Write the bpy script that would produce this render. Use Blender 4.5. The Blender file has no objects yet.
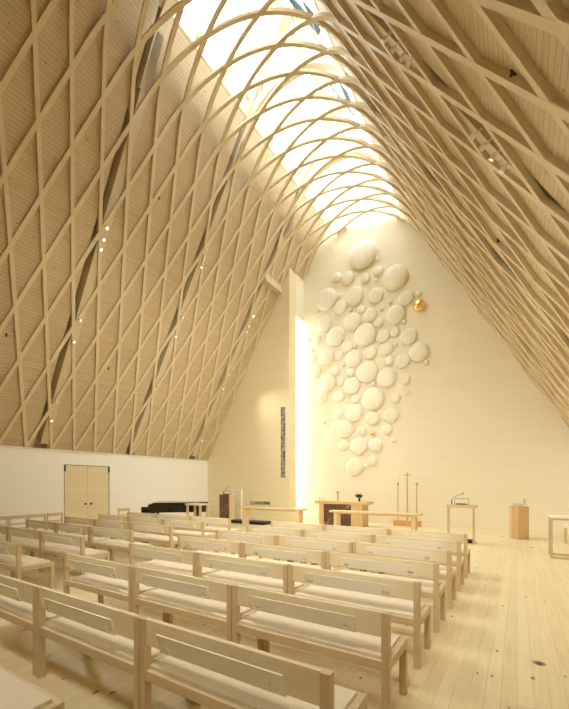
import bpy, bmesh, math, random
from mathutils import Vector, Matrix
random.seed(7)
SC = bpy.context.scene
COL = SC.collection
R = math.radians

# ------------------------------------------------------------------ camera
F_PX, HORIZON, VPX, EYE = 371.46, 483.28, 516.9, 1.721
YAW = math.atan((VPX - 284.5) / F_PX)
cam = bpy.data.cameras.new('camera')
cam.sensor_fit = 'HORIZONTAL'
cam.sensor_width = 36.0
cam.lens = 36.0 * F_PX / 569.0
cam.shift_x = 0.0
cam.shift_y = (HORIZON - 354.5) / 569.0
cam.clip_end = 300
cam_ob = bpy.data.objects.new('camera', cam)
COL.objects.link(cam_ob)
cam_ob.location = (0, 0, EYE)
cam_ob.rotation_euler = (R(90), 0, YAW)
SC.camera = cam_ob

# ------------------------------------------------------------------ world, exposure
SKY = 7.6
world = bpy.data.worlds.new('world')
SC.world = world
world.use_nodes = True
bg = world.node_tree.nodes['Background']
bg.inputs[0].default_value = (0.96, 0.99, 1.0, 1)
bg.inputs[1].default_value = SKY
SC.view_settings.view_transform = 'Standard'
SC.view_settings.look = 'None'
SC.view_settings.exposure = 0.12
SC.view_settings.gamma = 1.0
SC.view_settings.use_curve_mapping = False
SC.cycles.diffuse_bounces = 7
SC.cycles.max_bounces = 14
SC.cycles.transparent_max_bounces = 16
SPOT_W = 330.0
SPOT_COL = (0.99, 0.93, 0.77)

# ------------------------------------------------------------------ hall geometry
XC = -5.955            # ridge line
HW = 7.815             # half width at the eaves (inner face of the lattice)
ZE = 2.92             # eaves height
SL = 1.709            # roof slope
YALT = 15.85          # altar wall
YSIDE = 14.49         # projecting gable wall on the left
XEND = -8.80          # free end of that wall
XW = -13.85           # white wall face
YBACK = -4.0
ALPHA = math.atan(1 / SL)
ZAPEX = ZE + HW * SL
RAD = 2.95
TL = RAD / math.tan(ALPHA)
L1 = math.hypot(HW, HW * SL) - TL
ARC = RAD * (math.pi - 2 * ALPHA)
STOT = 2 * L1 + ARC
ZCEN = ZAPEX - RAD / math.sin(ALPHA)
PLANK = 0.078          # lattice inner face to planking
def prof(s):
    """inner profile of the vault: position (x, z) and outward normal"""
    tx, tz = math.sin(ALPHA), math.cos(ALPHA)
    if s <= L1:
        return Vector((XC - HW + tx * s, ZE + tz * s)), Vector((-tz, tx))
    if s >= L1 + ARC:
        q = STOT - s
        return Vector((XC + HW - tx * q, ZE + tz * q)), Vector((tz, tx))
    a = (s - L1) / RAD
    ang = math.pi - ALPHA - a
    n = Vector((math.cos(ang), math.sin(ang)))
    return Vector((XC, ZCEN)) + n * RAD, n
def roof_z(x, off):
    """height of the plane lying off outside (perpendicular) the lattice face"""
    return ZAPEX - SL * abs(x - XC) + off / math.sin(ALPHA)

# ------------------------------------------------------------------ materials
def new_mat(name):
    m = bpy.data.materials.new(name)
    m.use_nodes = True
    nt = m.node_tree
    return m, nt, nt.nodes['Principled BSDF']
def plain(name, col, rough=0.5, metal=0.0, noise=0.0, scale=20, emit=0, spec=0.5):
    m, nt, b = new_mat(name)
    b.inputs['Base Color'].default_value = (*col, 1)
    b.inputs['Roughness'].default_value = rough
    b.inputs['Metallic'].default_value = metal
    b.inputs['Specular IOR Level'].default_value = spec
    if emit:
        b.inputs['Emission Color'].default_value = (*col, 1)
        b.inputs['Emission Strength'].default_value = emit
    if noise:
        tc = nt.nodes.new('ShaderNodeTexCoord')
        n = nt.nodes.new('ShaderNodeTexNoise'); n.inputs['Scale'].default_value = scale
        n.inputs['Detail'].default_value = 4
        mx = nt.nodes.new('ShaderNodeMix'); mx.data_type = 'RGBA'
        mx.inputs[6].default_value = (*[c * (1 - noise) for c in col], 1)
        mx.inputs[7].default_value = (*[min(1, c * (1 + noise)) for c in col], 1)
        nt.links.new(tc.outputs['Object'], n.inputs['Vector'])
        nt.links.new(n.outputs[0], mx.inputs[0])
        nt.links.new(mx.outputs[2], b.inputs['Base Color'])
    return m
def wood(name, light, dark, across='Z', along='X', board=0.1, groove=0.5, gw=0.06, knots=0.0, grain=0.5,
         vary=0.35, rough=0.5, gscale=1.0, joint=0.0):
    m, nt, b = new_mat(name)
    N, L = nt.nodes, nt.links
    def mth(op, a, bb=None, c=None):
        n = N.new('ShaderNodeMath'); n.operation = op
        for i, v in enumerate((a, bb, c)):
            if v is None: continue
            if isinstance(v, (int, float)): n.inputs[i].default_value = v
            else: L.new(v, n.inputs[i])
        return n.outputs[0]
    tc = N.new('ShaderNodeTexCoord')
    sp = N.new('ShaderNodeSeparateXYZ'); L.new(tc.outputs['Object'], sp.inputs[0])
    A, G = sp.outputs[across], sp.outputs[along]
    third = [k for k in 'XYZ' if k not in (across, along)][0]
    T = sp.outputs[third]
    b.inputs['Roughness'].default_value = rough
    if board:
        t = mth('DIVIDE', A, board)
        idx = mth('FLOOR', t)
        fr = mth('SUBTRACT', t, idx)
        wn = N.new('ShaderNodeTexWhiteNoise'); wn.noise_dimensions = '1D'; L.new(idx, wn.inputs['W'])
        rnd = wn.outputs['Value']
        if joint:
            g2 = mth('DIVIDE', mth('ADD', G, mth('MULTIPLY', rnd, joint * 7)), joint)
            gi = mth('FLOOR', g2)
            wn2 = N.new('ShaderNodeTexWhiteNoise'); wn2.noise_dimensions = '2D'
            cb = N.new('ShaderNodeCombineXYZ'); L.new(idx, cb.inputs[0]); L.new(gi, cb.inputs[1])
            L.new(cb.outputs[0], wn2.inputs['Vector'])
            rnd = wn2.outputs['Value']
    else:
        rnd = None
    cv = N.new('ShaderNodeCombineXYZ')
    L.new(mth('MULTIPLY', A, 38 * gscale), cv.inputs[0])
    if rnd is not None:
        L.new(mth('ADD', mth('MULTIPLY', G, 1.6 * gscale), mth('MULTIPLY', rnd, 37.0)), cv.inputs[1])
    else:
        L.new(mth('MULTIPLY', G, 1.6 * gscale), cv.inputs[1])
    L.new(mth('MULTIPLY', T, 38 * gscale if not board else 3.0), cv.inputs[2])
    nz = N.new('ShaderNodeTexNoise'); nz.inputs['Scale'].default_value = 1.0
    nz.inputs['Detail'].default_value = 3; nz.inputs['Roughness'].default_value = 0.6
    L.new(cv.outputs[0], nz.inputs['Vector'])
    fac = mth('MULTIPLY', mth('SUBTRACT', nz.outputs[0], 0.35), grain * 1.8)
    if rnd is not None:
        fac = mth('ADD', fac, mth('MULTIPLY', mth('SUBTRACT', rnd, 0.4), vary))
    cl = N.new('ShaderNodeClamp'); L.new(fac, cl.inputs[0])
    mx = N.new('ShaderNodeMix'); mx.data_type = 'RGBA'
    mx.inputs[6].default_value = (*light, 1); mx.inputs[7].default_value = (*dark, 1)
    L.new(cl.outputs[0], mx.inputs[0])
    out = mx.outputs[2]
    if knots:
        kv = N.new('ShaderNodeCombineXYZ')
        L.new(mth('MULTIPLY', A, 1 / board), kv.inputs[0]); L.new(mth('MULTIPLY', G, 0.55 / board), kv.inputs[1])
        vo = N.new('ShaderNodeTexVoronoi'); vo.inputs['Scale'].default_value = 0.8
        L.new(kv.outputs[0], vo.inputs['Vector'])
        sx = N.new('ShaderNodeSeparateXYZ'); L.new(vo.outputs['Color'], sx.inputs[0])
        k = mth('LESS_THAN', vo.outputs['Distance'], mth('MULTIPLY', sx.outputs[0], 0.14))
        mk = N.new('ShaderNodeMix'); mk.data_type = 'RGBA'
        mk.inputs[7].default_value = (dark[0] * 0.42, dark[1] * 0.36, dark[2] * 0.3, 1)
        L.new(mth('MULTIPLY', k, knots), mk.inputs[0]); L.new(out, mk.inputs[6])
        out = mk.outputs[2]
    if board and groove:
        g = mth('LESS_THAN', fr, gw)
        mg = N.new('ShaderNodeMix'); mg.data_type = 'RGBA'
        mg.inputs[7].default_value = (dark[0] * 0.5, dark[1] * 0.42, dark[2] * 0.35, 1)
        L.new(mth('MULTIPLY', g, groove), mg.inputs[0]); L.new(out, mg.inputs[6])
        out = mg.outputs[2]
        bp = N.new('ShaderNodeBump'); bp.inputs['Strength'].default_value = 0.5; bp.inputs['Distance'].default_value = 0.004
        L.new(mth('SUBTRACT', 1.0, g), bp.inputs['Height']); L.new(bp.outputs[0], b.inputs['Normal'])
    L.new(out, b.inputs['Base Color'])
    return m
def glass_mat(name, tint=(0.96, 0.98, 0.98), gloss=0.06):
    m = bpy.data.materials.new(name); m.use_nodes = True
    nt = m.node_tree; nt.nodes.clear()
    o = nt.nodes.new('ShaderNodeOutputMaterial')
    t = nt.nodes.new('ShaderNodeBsdfTransparent'); t.inputs[0].default_value = (*tint, 1)
    g = nt.nodes.new('ShaderNodeBsdfGlossy'); g.inputs['Roughness'].default_value = 0.02
    mx = nt.nodes.new('ShaderNodeMixShader'); mx.inputs[0].default_value = gloss
    nt.links.new(t.outputs[0], mx.inputs[1]); nt.links.new(g.outputs[0], mx.inputs[2])
    nt.links.new(mx.outputs[0], o.inputs[0])
    return m

M = {}
M['roof'] = wood('spruce_roof_boards', (0.64, 0.52, 0.345), (0.52, 0.39, 0.23), 'Z', 'Y', 0.083, 0.6, 0.10, knots=0.8, vary=0.4, grain=0.6)
M['altar_wall'] = wood('whitewashed_spruce_boards', (0.89, 0.85, 0.70), (0.84, 0.77, 0.57), 'Z', 'X', 0.075, 0.22, 0.10, knots=0.25, grain=0.35, vary=0.35)
M['side_wall'] = wood('spruce_wall_boards', (0.84, 0.755, 0.53), (0.77, 0.65, 0.41), 'Z', 'X', 0.075, 0.35, 0.10, knots=0.3, grain=0.4, vary=0.35)
M['floor'] = wood('spruce_floor_boards', (0.81, 0.73, 0.50), (0.69, 0.565, 0.33), 'X', 'Y', 0.112, 0.32, 0.035, knots=1.0, grain=0.85, vary=0.45, rough=0.38, joint=3.7)
M['white_wall'] = wood('white_painted_boards', (0.91, 0.90, 0.87), (0.89, 0.88, 0.83), 'Z', 'Y', 0.12, 0.12, 0.05, grain=0.2, vary=0.2)
M['rib'] = wood('glulam_rib_wood', (0.72, 0.615, 0.42), (0.62, 0.505, 0.32), 'X', 'Z', 0, grain=0.45, gscale=0.5)
M['frame'] = wood('glulam_frame_wood', (0.67, 0.58, 0.41), (0.58, 0.48, 0.315), 'X', 'Z', 0, grain=0.4, gscale=0.4)
M['bench_x'] = wood('ash_wood_along_rail', (0.79, 0.70, 0.50), (0.62, 0.50, 0.31), 'Z', 'X', 0, grain=0.6)
M['bench_seat'] = wood('ash_wood_seat_frame_shaded', (0.66, 0.53, 0.34), (0.50, 0.37, 0.21), 'Z', 'X', 0, grain=0.6)  # same ash, browner: shade on the seat aprons is put into the colour
M['bench_y'] = wood('ash_wood_along_side_shaded', (0.66, 0.53, 0.34), (0.50, 0.37, 0.21), 'Z', 'Y', 0, grain=0.5)  # side-grain ash in the same browner tone, apron shade included in the colour
M['bench_z'] = wood('ash_wood_upright', (0.64, 0.50, 0.31), (0.47, 0.34, 0.185), 'X', 'Z', 0, grain=0.6)
M['pocket'] = wood('pale_plywood', (0.91, 0.89, 0.81), (0.88, 0.84, 0.73), 'Z', 'X', 0, grain=0.3)
M['felt'] = plain('oatmeal_felt', (0.76, 0.69, 0.56), 0.95, noise=0.22, scale=90, spec=0.1)
M['disc'] = wood('turned_pale_wood', (0.89, 0.86, 0.74), (0.68, 0.57, 0.36), 'X', 'Z', 0, grain=0.6, gscale=0.32)
M['gold'] = plain('gold_leaf', (0.95, 0.68, 0.25), 0.22, 1.0)
M['oak'] = wood('honey_oak', (0.62, 0.42, 0.20), (0.48, 0.30, 0.125), 'X', 'Z', 0, grain=0.5, gscale=0.6)
M['altar_wood'] = wood('golden_ash_wood', (0.70, 0.50, 0.25), (0.56, 0.37, 0.15), 'X', 'Z', 0, grain=0.5, gscale=0.6)
M['rail'] = wood('altar_rail_wood', (0.72, 0.57, 0.35), (0.60, 0.44, 0.24), 'Z', 'X', 0, grain=0.45)
M['black'] = plain('black_paint', (0.015, 0.014, 0.013), 0.35, noise=0.2)
M['piano_black'] = plain('piano_lacquer', (0.008, 0.007, 0.006), 0.08, noise=0.1)
M['steel'] = plain('dark_steel', (0.10, 0.10, 0.105), 0.3, 1.0)
M['chrome'] = plain('brushed_steel', (0.6, 0.6, 0.58), 0.25, 1.0)
M['white'] = plain('white_enamel', (0.82, 0.80, 0.75), 0.35, noise=0.03)
M['candle'] = plain('white_wax', (0.9, 0.88, 0.8), 0.4, noise=0.03)
M['leaf'] = plain('green_leaf', (0.03, 0.10, 0.02), 0.5, noise=0.4)
M['petal'] = plain('white_petal', (0.88, 0.88, 0.82), 0.5, noise=0.05)
M['copper'] = plain('orange_stained_wood', (0.58, 0.34, 0.13), 0.45, 0.0, noise=0.12)
M['keys'] = plain('piano_keys', (0.8, 0.78, 0.7), 0.3, noise=0.03)
M['lens'] = plain('lamp_lens', (1.0, 0.88, 0.66), 0.3, emit=14)
M['lens_dim'] = plain('lamp_lens_dim', (1.0, 0.86, 0.62), 0.3, emit=2.0)
M['glass'] = glass_mat('clear_glazing')
M['glass_blue'] = glass_mat('bluish_glazing', (0.42, 0.58, 0.66), 0.1)
M['bowl_glass'] = glass_mat('bowl_glass', (0.92, 0.95, 0.93), 0.15)
M['sash'] = plain('dark_sash', (0.03, 0.05, 0.055), 0.4, noise=0.1)
def stone_mat():
    m, nt, b = new_mat('brown_veined_stone')
    N, L = nt.nodes, nt.links
    tc = N.new('ShaderNodeTexCoord')
    n = N.new('ShaderNodeTexNoise'); n.inputs['Scale'].default_value = 7; n.inputs['Detail'].default_value = 6
    L.new(tc.outputs['Object'], n.inputs['Vector'])
    r = N.new('ShaderNodeValToRGB')
    r.color_ramp.elements[0].color = (0.085, 0.042, 0.020, 1); r.color_ramp.elements[1].color = (0.17, 0.085, 0.042, 1)
    r.color_ramp.elements[0].position = 0.3; r.color_ramp.elements[1].position = 0.7
    L.new(n.outputs[0], r.inputs[0])
    # a pale diagonal vein
    sp = N.new('ShaderNodeSeparateXYZ'); L.new(tc.outputs['Object'], sp.inputs[0])
    def mth(op, a, bb):
        k = N.new('ShaderNodeMath'); k.operation = op
        for i, v in enumerate((a, bb)):
            if isinstance(v, (int, float)): k.inputs[i].default_value = v
            else: L.new(v, k.inputs[i])
        return k.outputs[0]
    d = mth('SUBTRACT', sp.outputs['Z'], mth('MULTIPLY', sp.outputs['X'], 0.75))
    d = mth('ADD', d, mth('MULTIPLY', mth('SUBTRACT', n.outputs[0], 0.5), 0.45))
    v = mth('LESS_THAN', mth('ABSOLUTE', mth('SUBTRACT', d, 0.56), 0), 0.014)
    mx = N.new('ShaderNodeMix'); mx.data_type = 'RGBA'; mx.inputs[7].default_value = (0.55, 0.30, 0.20, 1)
    L.new(v, mx.inputs[0]); L.new(r.outputs[0], mx.inputs[6]); L.new(mx.outputs[2], b.inputs['Base Color'])
    b.inputs['Roughness'].default_value = 0.35
    return m
M['stone'] = stone_mat()
def slit_mat():
    m, nt, b = new_mat('grey_rippled_glass')
    N, L = nt.nodes, nt.links
    tc = N.new('ShaderNodeTexCoord'); mp = N.new('ShaderNodeMapping'); mp.inputs['Scale'].default_value = (4, 1, 5)
    n = N.new('ShaderNodeTexNoise'); n.inputs['Scale'].default_value = 1.3; n.inputs['Detail'].default_value = 5
    r = N.new('ShaderNodeValToRGB')
    r.color_ramp.elements[0].color = (0.12, 0.11, 0.09, 1); r.color_ramp.elements[1].color = (0.42, 0.42, 0.36, 1)
    r.color_ramp.elements[0].position = 0.38; r.color_ramp.elements[1].position = 0.62
    L.new(tc.outputs['Object'], mp.inputs[0]); L.new(mp.outputs[0], n.inputs['Vector'])
    L.new(n.outputs[0], r.inputs[0]); L.new(r.outputs[0], b.inputs['Base Color'])
    b.inputs['Roughness'].default_value = 0.2
    return m
M['slit'] = slit_mat()

# ------------------------------------------------------------------ helpers
def link(name, bm, mat, parent=None, loc=None, smooth=False):
    me = bpy.data.meshes.new(name)
    bmesh.ops.recalc_face_normals(bm, faces=bm.faces)
    bm.to_mesh(me); bm.free()
    me.materials.append(mat)
    if smooth:
        for p in me.polygons: p.use_smooth = True
        if hasattr(me, 'set_sharp_from_angle'): me.set_sharp_from_angle(angle=R(40))
    o = bpy.data.objects.new(name, me)
    COL.objects.link(o)
    if parent: o.parent = parent
    if loc: o.location = loc
    return o
def empty(name, loc, rz=0.0):
    o = bpy.data.objects.new(name, None)
    o.empty_display_size = 0.2
    COL.objects.link(o)
    o.location = loc; o.rotation_euler = (0, 0, rz)
    return o
def tag(o, label=None, cat=None, group=None, kind=None):
    if label: o['label'] = label
    if cat: o['category'] = cat
    if group: o['group'] = group
    if kind: o['kind'] = kind
    return o
def bx(bm, lo, hi, bev=0.0, mat=None):
    v = [bm.verts.new((x, y, z)) for x in (lo[0], hi[0]) for y in (lo[1], hi[1]) for z in (lo[2], hi[2])]
    fs = [bm.faces.new([v[i] for i in q]) for q in ((0, 1, 3, 2), (4, 6, 7, 5), (0, 4, 5, 1), (2, 3, 7, 6), (0, 2, 6, 4), (1, 5, 7, 3))]
    if mat is not None:
        for p in v: p.co = mat @ p.co
    if bev:
        es = list({e for f in fs for e in f.edges})
        bmesh.ops.bevel(bm, geom=es, offset=bev, segments=2, affect='EDGES', profile=0.5)
    return bm
def box(lo, hi, bev=0.0):
    return bx(bmesh.new(), lo, hi, bev)
def lathe(bm, pts, n=24, mat=None):
    rings = []
    for r, z in pts:
        if r < 1e-6:
            rings.append([bm.verts.new((0, 0, z))])
        else:
            rings.append([bm.verts.new((r * math.cos(2 * math.pi * k / n), r * math.sin(2 * math.pi * k / n), z)) for k in range(n)])
    for a, b in zip(rings, rings[1:]):
        for k in range(n):
            k2 = (k + 1) % n
            if len(a) == 1 and len(b) == 1: continue
            if len(a) == 1: bm.faces.new((a[0], b[k], b[k2]))
            elif len(b) == 1: bm.faces.new((a[k], b[0], a[k2]))
            else: bm.faces.new((a[k], b[k], b[k2], a[k2]))
    if len(rings[0]) > 1: bm.faces.new(rings[0])
    if len(rings[-1]) > 1: bm.faces.new(rings[-1][::-1])
    if mat is not None:
        for rg in rings:
            for v in rg: v.co = mat @ v.co
    return bm
def tube(bm, pts, r, n=8):
    pts = [Vector(p) for p in pts]
    rings = []
    for i, p in enumerate(pts):
        d = (pts[min(i + 1, len(pts) - 1)] - pts[max(i - 1, 0)]).normalized()
        u = d.orthogonal().normalized() if abs(d.z) > 0.99 else d.cross(Vector((0, 0, 1))).normalized()
        w = d.cross(u)
        rings.append([bm.verts.new(p + (u * math.cos(2 * math.pi * k / n) + w * math.sin(2 * math.pi * k / n)) * r) for k in range(n)])
    for a, b in zip(rings, rings[1:]):
        for k in range(n):
            bm.faces.new((a[k], b[k], b[(k + 1) % n], a[(k + 1) % n]))
    bm.faces.new(rings[0]); bm.faces.new(rings[-1][::-1])
    return bm
def prism(bm, poly, axis, a, b):
    """extrude a 2D polygon; axis 'Y': (x,z), 'Z': (x,y), 'X': (y,z)"""
    def P(p, t):
        return {'Y': (p[0], t, p[1]), 'Z': (p[0], p[1], t), 'X': (t, p[0], p[1])}[axis]
    va = [bm.verts.new(P(p, a)) for p in poly]; vb = [bm.verts.new(P(p, b)) for p in poly]
    bm.faces.new(va); bm.faces.new(vb[::-1])
    n = len(poly)
    for i in range(n):
        bm.faces.new((va[i], va[(i + 1) % n], vb[(i + 1) % n], vb[i]))
    return bm
def copy_tree(o, parent=None):
    c = o.copy(); COL.objects.link(c); c.parent = parent
    for ch in list(o.children): copy_tree(ch, c)
    return c
def struct(o, label=None, cat=None):
    return tag(o, label, cat, kind='structure')
ORD = ['first', 'second', 'third', 'fourth', 'fifth', 'sixth', 'seventh', 'eighth', 'ninth', 'tenth', 'eleventh', 'twelfth',
       'thirteenth', 'fourteenth', 'fifteenth', 'sixteenth', 'seventeenth', 'eighteenth', 'nineteenth', 'twentieth',
       'twenty-first', 'twenty-second', 'twenty-third', 'twenty-fourth', 'twenty-fifth', 'twenty-sixth', 'twenty-seventh',
       'twenty-eighth', 'twenty-ninth', 'thirtieth', 'thirty-first', 'thirty-second', 'thirty-third', 'thirty-fourth']

# ------------------------------------------------------------------ shell
struct(link('floor', box((-14.4, YBACK, -0.25), (2.2, YALT + 0.4, 0.0)), M['floor']), 'pale knotty spruce plank floor', 'floor')
# white wall with the door opening cut out
DY0, DY1, DZ = 7.14, 8.90, 2.40
wb = bmesh.new()
bx(wb, (XW - 0.4, YBACK, 0), (XW, DY0, ZE)); bx(wb, (XW - 0.4, DY1, 0), (XW, YSIDE, ZE)); bx(wb, (XW - 0.4, DY0, DZ), (XW, DY1, ZE))
bx(wb, (XW - 1.1, YBACK, 2.3), (XW - 0.4, YSIDE + 0.6, ZE - 0.01))
struct(link('wall_left', wb, M['white_wall']), 'white painted low side wall under the lattice', 'wall')
struct(link('wall_right', box((XC + HW + 0.08, YBACK, 0), (XC + HW + 1.2, YALT, ZE)), M['white_wall']), 'white painted low wall on the camera side', 'wall')
struct(link('trim_1', box((XW - 0.02, YBACK, ZE - 0.05), (XW + 0.05, YSIDE, ZE - 0.0)), M['white']), 'white ledge along the top of the white side wall', 'trim')
def gable(x0, x1, off):
    pts = [(x0, 0), (x1, 0)]
    xs = [x for x in (x1, XC, x0) if x0 <= x <= x1]
    return pts + [(x, max(0.5, min(roof_z(x, off), roof_z(XC, off)))) for x in xs]
g = bmesh.new(); prism(g, gable(XW - 0.4, XEND, PLANK + 0.05), 'Y', YSIDE, YSIDE + 0.59)
struct(link('wall_altar_left', g, M['side_wall']), 'spruce boarded gable wall left of the altar niche', 'wall')
g = bmesh.new(); prism(g, gable(XEND - 0.6, XC + HW + 0.5, PLANK + 0.35), 'Y', YALT, YALT + 0.3)
struct(link('wall_altar', g, M['altar_wall']), 'pale boarded altar wall carrying the wooden discs', 'wall')
g = bmesh.new(); prism(g, [(XW - 0.4, 0), (XC + HW + 0.5, 0), (XC + HW + 0.5, ZE), (XC, roof_z(XC, 0.5)), (XW - 0.4, ZE)], 'Y', YBACK - 0.3, YBACK)
struct(link('wall_back', g, M['side_wall']), 'boarded back gable wall', 'wall')
# roof planking, with the skylight left open at the ridge
SKX = 1.56
SKXR = 1.85
SKY0 = 6.2             # the skylight starts here; the unseen ridge behind is closed to darken the near roof
FRAME_Y = [-0.55, 2.92, 6.40, 9.88, 13.36]
SLOT = (-0.27, 0.155)      # gap in the planking at each frame
TH = 0.22
def roof_slab(side):
    bm = bmesh.new()
    def piece(d0, d1, y0, y1):
        a = lambda d, o: (XC + side * d, ZAPEX - SL * d + o / math.sin(ALPHA))
        prism(bm, [a(d0, PLANK), a(d1, PLANK), a(d1, PLANK + TH), a(d0, PLANK + TH)], 'Y', y0, y1)
    def bays(d0, d1, y1):
        y = YBACK
        for fy in FRAME_Y + [1e9]:
            e = min(fy + SLOT[0], y1)
            if e > y: piece(d0, d1, y, e)
            y = fy + SLOT[1]
        # backing behind the slots
        q = PLANK; a = lambda d, o: (XC + side * d, ZAPEX - SL * d + o / math.sin(ALPHA))
        for fy in FRAME_Y:
            if fy < y1:
                prism(bm, [a(d0, q + .36), a(d1 + (.7 if d1 > 5 else 0), q + .36), a(d1 + (.7 if d1 > 5 else 0), q + .42), a(d0, q + .42)], 'Y', fy + SLOT[0] - .1, fy + SLOT[1] + .1)
                for yy in (fy + SLOT[0] - .06, fy + SLOT[1]):
                    prism(bm, [a(d0, q + TH), a(d1, q + TH), a(d1, q + .36), a(d0, q + .36)], 'Y', yy, yy + .06)
    prism(bm, [(XC, roof_z(XC, PLANK)), (XC + side * SKXR, roof_z(XC + SKXR, PLANK)), (XC + side * SKXR, roof_z(XC + SKXR, PLANK + TH)), (XC, roof_z(XC, PLANK + TH))], 'Y', YBACK, SKY0)  # added ridge cover, out of view, holds daylight off the near slopes
    if side < 0:
        bays(SKX, abs(XEND - XC), YALT + 0.3)
        bays(abs(XEND - XC), HW + 0.45, YSIDE + 0.6)
    else:
        bays(SKXR, HW + 0.55, YALT + 0.3)
    return bm
struct(link('ceiling_left', roof_slab(-1), M['roof']), 'steep boarded roof slope above the white wall', 'ceiling')
struct(link('ceiling_right', roof_slab(1), M['roof']), 'steep boarded roof slope on the camera side', 'ceiling')

# skylight: glazed ridge
def skylight(name, side, label):
    SK = SKX if side < 0 else SKXR
    e = empty(name, (XC + side * SK, YBACK, roof_z(XC + SK, PLANK + 0.1)))
    struct(e, label, 'skylight')
    o = Vector(e.location)
    pane = bmesh.new()
    def pt(d, off, y):
        return Vector((XC + side * d, y, ZAPEX - SL * d + off / math.sin(ALPHA)))
    y0, y1 = SKY0, YALT
    v = [pane.verts.new(p - o) for p in (pt(SK, PLANK + .16, y0), pt(SK, PLANK + .16, y1), pt(0, PLANK + .16, y1), pt(0, PLANK + .16, y0))]
    pane.faces.new(v)
    link('window_glass', pane, M['glass'], e)
    fr = bmesh.new()
    y = SKY0 + 0.06
    while y < YALT:
        c = [pt(SK, PLANK + .02, y - .03), pt(SK, PLANK + .02, y + .03), pt(0, PLANK + .02, y + .03), pt(0, PLANK + .02, y - .03)]
        c2 = [p + Vector((side * .13 * math.cos(ALPHA), 0, .13 * math.sin(ALPHA))) for p in c]
        a = [fr.verts.new(p - o) for p in c]; b = [fr.verts.new(p - o) for p in c2]
        fr.faces.new(a); fr.faces.new(b[::-1])
        for i in range(4): fr.faces.new((a[i], a[(i + 1) % 4], b[(i + 1) % 4], b[i]))
        y += 1.16
    link('window_frame', fr, M['frame'], e)
    # curb along the planking edge
    cb = bmesh.new()
    prism(cb, [(side * -0.02, -0.22), (side * 0.08, -0.30), (side * 0.16, 0.10), (side * -0.02, 0.32)], 'Y', 0, YALT - YBACK)
    link('window_sill', cb, M['frame'], e)
    return e, pt, o
skylight('window_1', -1, 'white glazed slope of the ridge skylight above the left roof')
skr, pt_r, o_r = skylight('window_2', 1, 'white glazed slope of the ridge skylight with two dark vents')
# opening vents in the right slope
for (ya, yb, da, db) in ((8.3, 9.6, 0.12, 1.1), (11.0, 12.4, 0.12, 1.1)):
    f = bmesh.new()
    def bar(p, q, w=0.07):
        p, q = p - o_r, q - o_r
        n = Vector((math.cos(ALPHA), 0, math.sin(ALPHA)))
        t = (q - p).normalized(); b = n.cross(t) * w / 2
        vs = [f.verts.new(c + n * k) for c in (p - b, p + b, q + b, q - b) for k in (-.04, .08)]
        for idx in ((0, 2, 4, 6), (1, 7, 5, 3), (0, 1, 3, 2), (2, 3, 5, 4), (4, 5, 7, 6), (6, 7, 1, 0)):
            f.faces.new([vs[i] for i in idx])
    c = [pt_r(da, PLANK + .08, ya), pt_r(da, PLANK + .08, yb), pt_r(db, PLANK + .08, yb), pt_r(db, PLANK + .08, ya)]
    for i in range(4): bar(c[i], c[(i + 1) % 4])
    vent = link('vent_sash', f, M['sash'], skr)
    gp = bmesh.new()
    gp.faces.new([gp.verts.new(p - o_r) for p in c])
    link('vent_glass', gp, M['glass_blue'], vent)
e = empty('trim_2', (XC, YBACK, roof_z(XC, PLANK - .1)))
struct(e, 'pale timber ridge beam running along the skylight', 'beam')
link('ridge_board', box((-0.09, 0, -0.42), (0.09, YALT - YBACK, 0.05)), M['frame'], e)

# slot window between the projecting wall and the altar wall
e = struct(empty('window_3', (XEND, YSIDE + 0.59, 0)), 'tall bright slot window beside the altar wall', 'window')
SW = YALT - YSIDE - 0.59
pn = bmesh.new()
pn.faces.new([pn.verts.new(p) for p in ((-0.12, 0, 0.06), (-0.12, SW, 0.06), (-0.12, SW, 9.6), (-0.12, 0, 9.6))])
link('window_glass', pn, M['glass'], e)
fr = bmesh.new()
bx(fr, (-0.2, 0, 0), (-0.02, SW, 0.08))
bx(fr, (-0.16, 0, 4.6), (-0.10, SW, 4.64)); bx(fr, (-0.16, 0, 2.45), (-0.10, SW, 2.49))
link('window_frame', fr, M['white'], e)
link('window_lintel', box((-0.2, 0, 9.6), (0.0, SW, roof_z(XEND, PLANK) + 0.25)), M['altar_wall'], e)
# narrow window slit with grey glass
e = struct(empty('window_4', (-9.135, YSIDE, 1.97)), 'narrow grey window slit in the boarded gable wall', 'window')
link('window_glass', box((-0.125, -0.012, 0.02), (0.125, 0.02, 3.27)), M['slit'], e)
fr = bmesh.new()
for lo, hi in (((-.15, -.02, 0), (-.125, .02, 3.29)), ((.125, -.02, 0), (.15, .02, 3.29)), ((-.125, -.02, 0), (.125, .02, .02)), ((-.125, -.02, 3.27), (.125, .02, 3.29))):
    bx(fr, lo, hi)
link('window_frame', fr, M['side_wall'], e)

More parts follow.
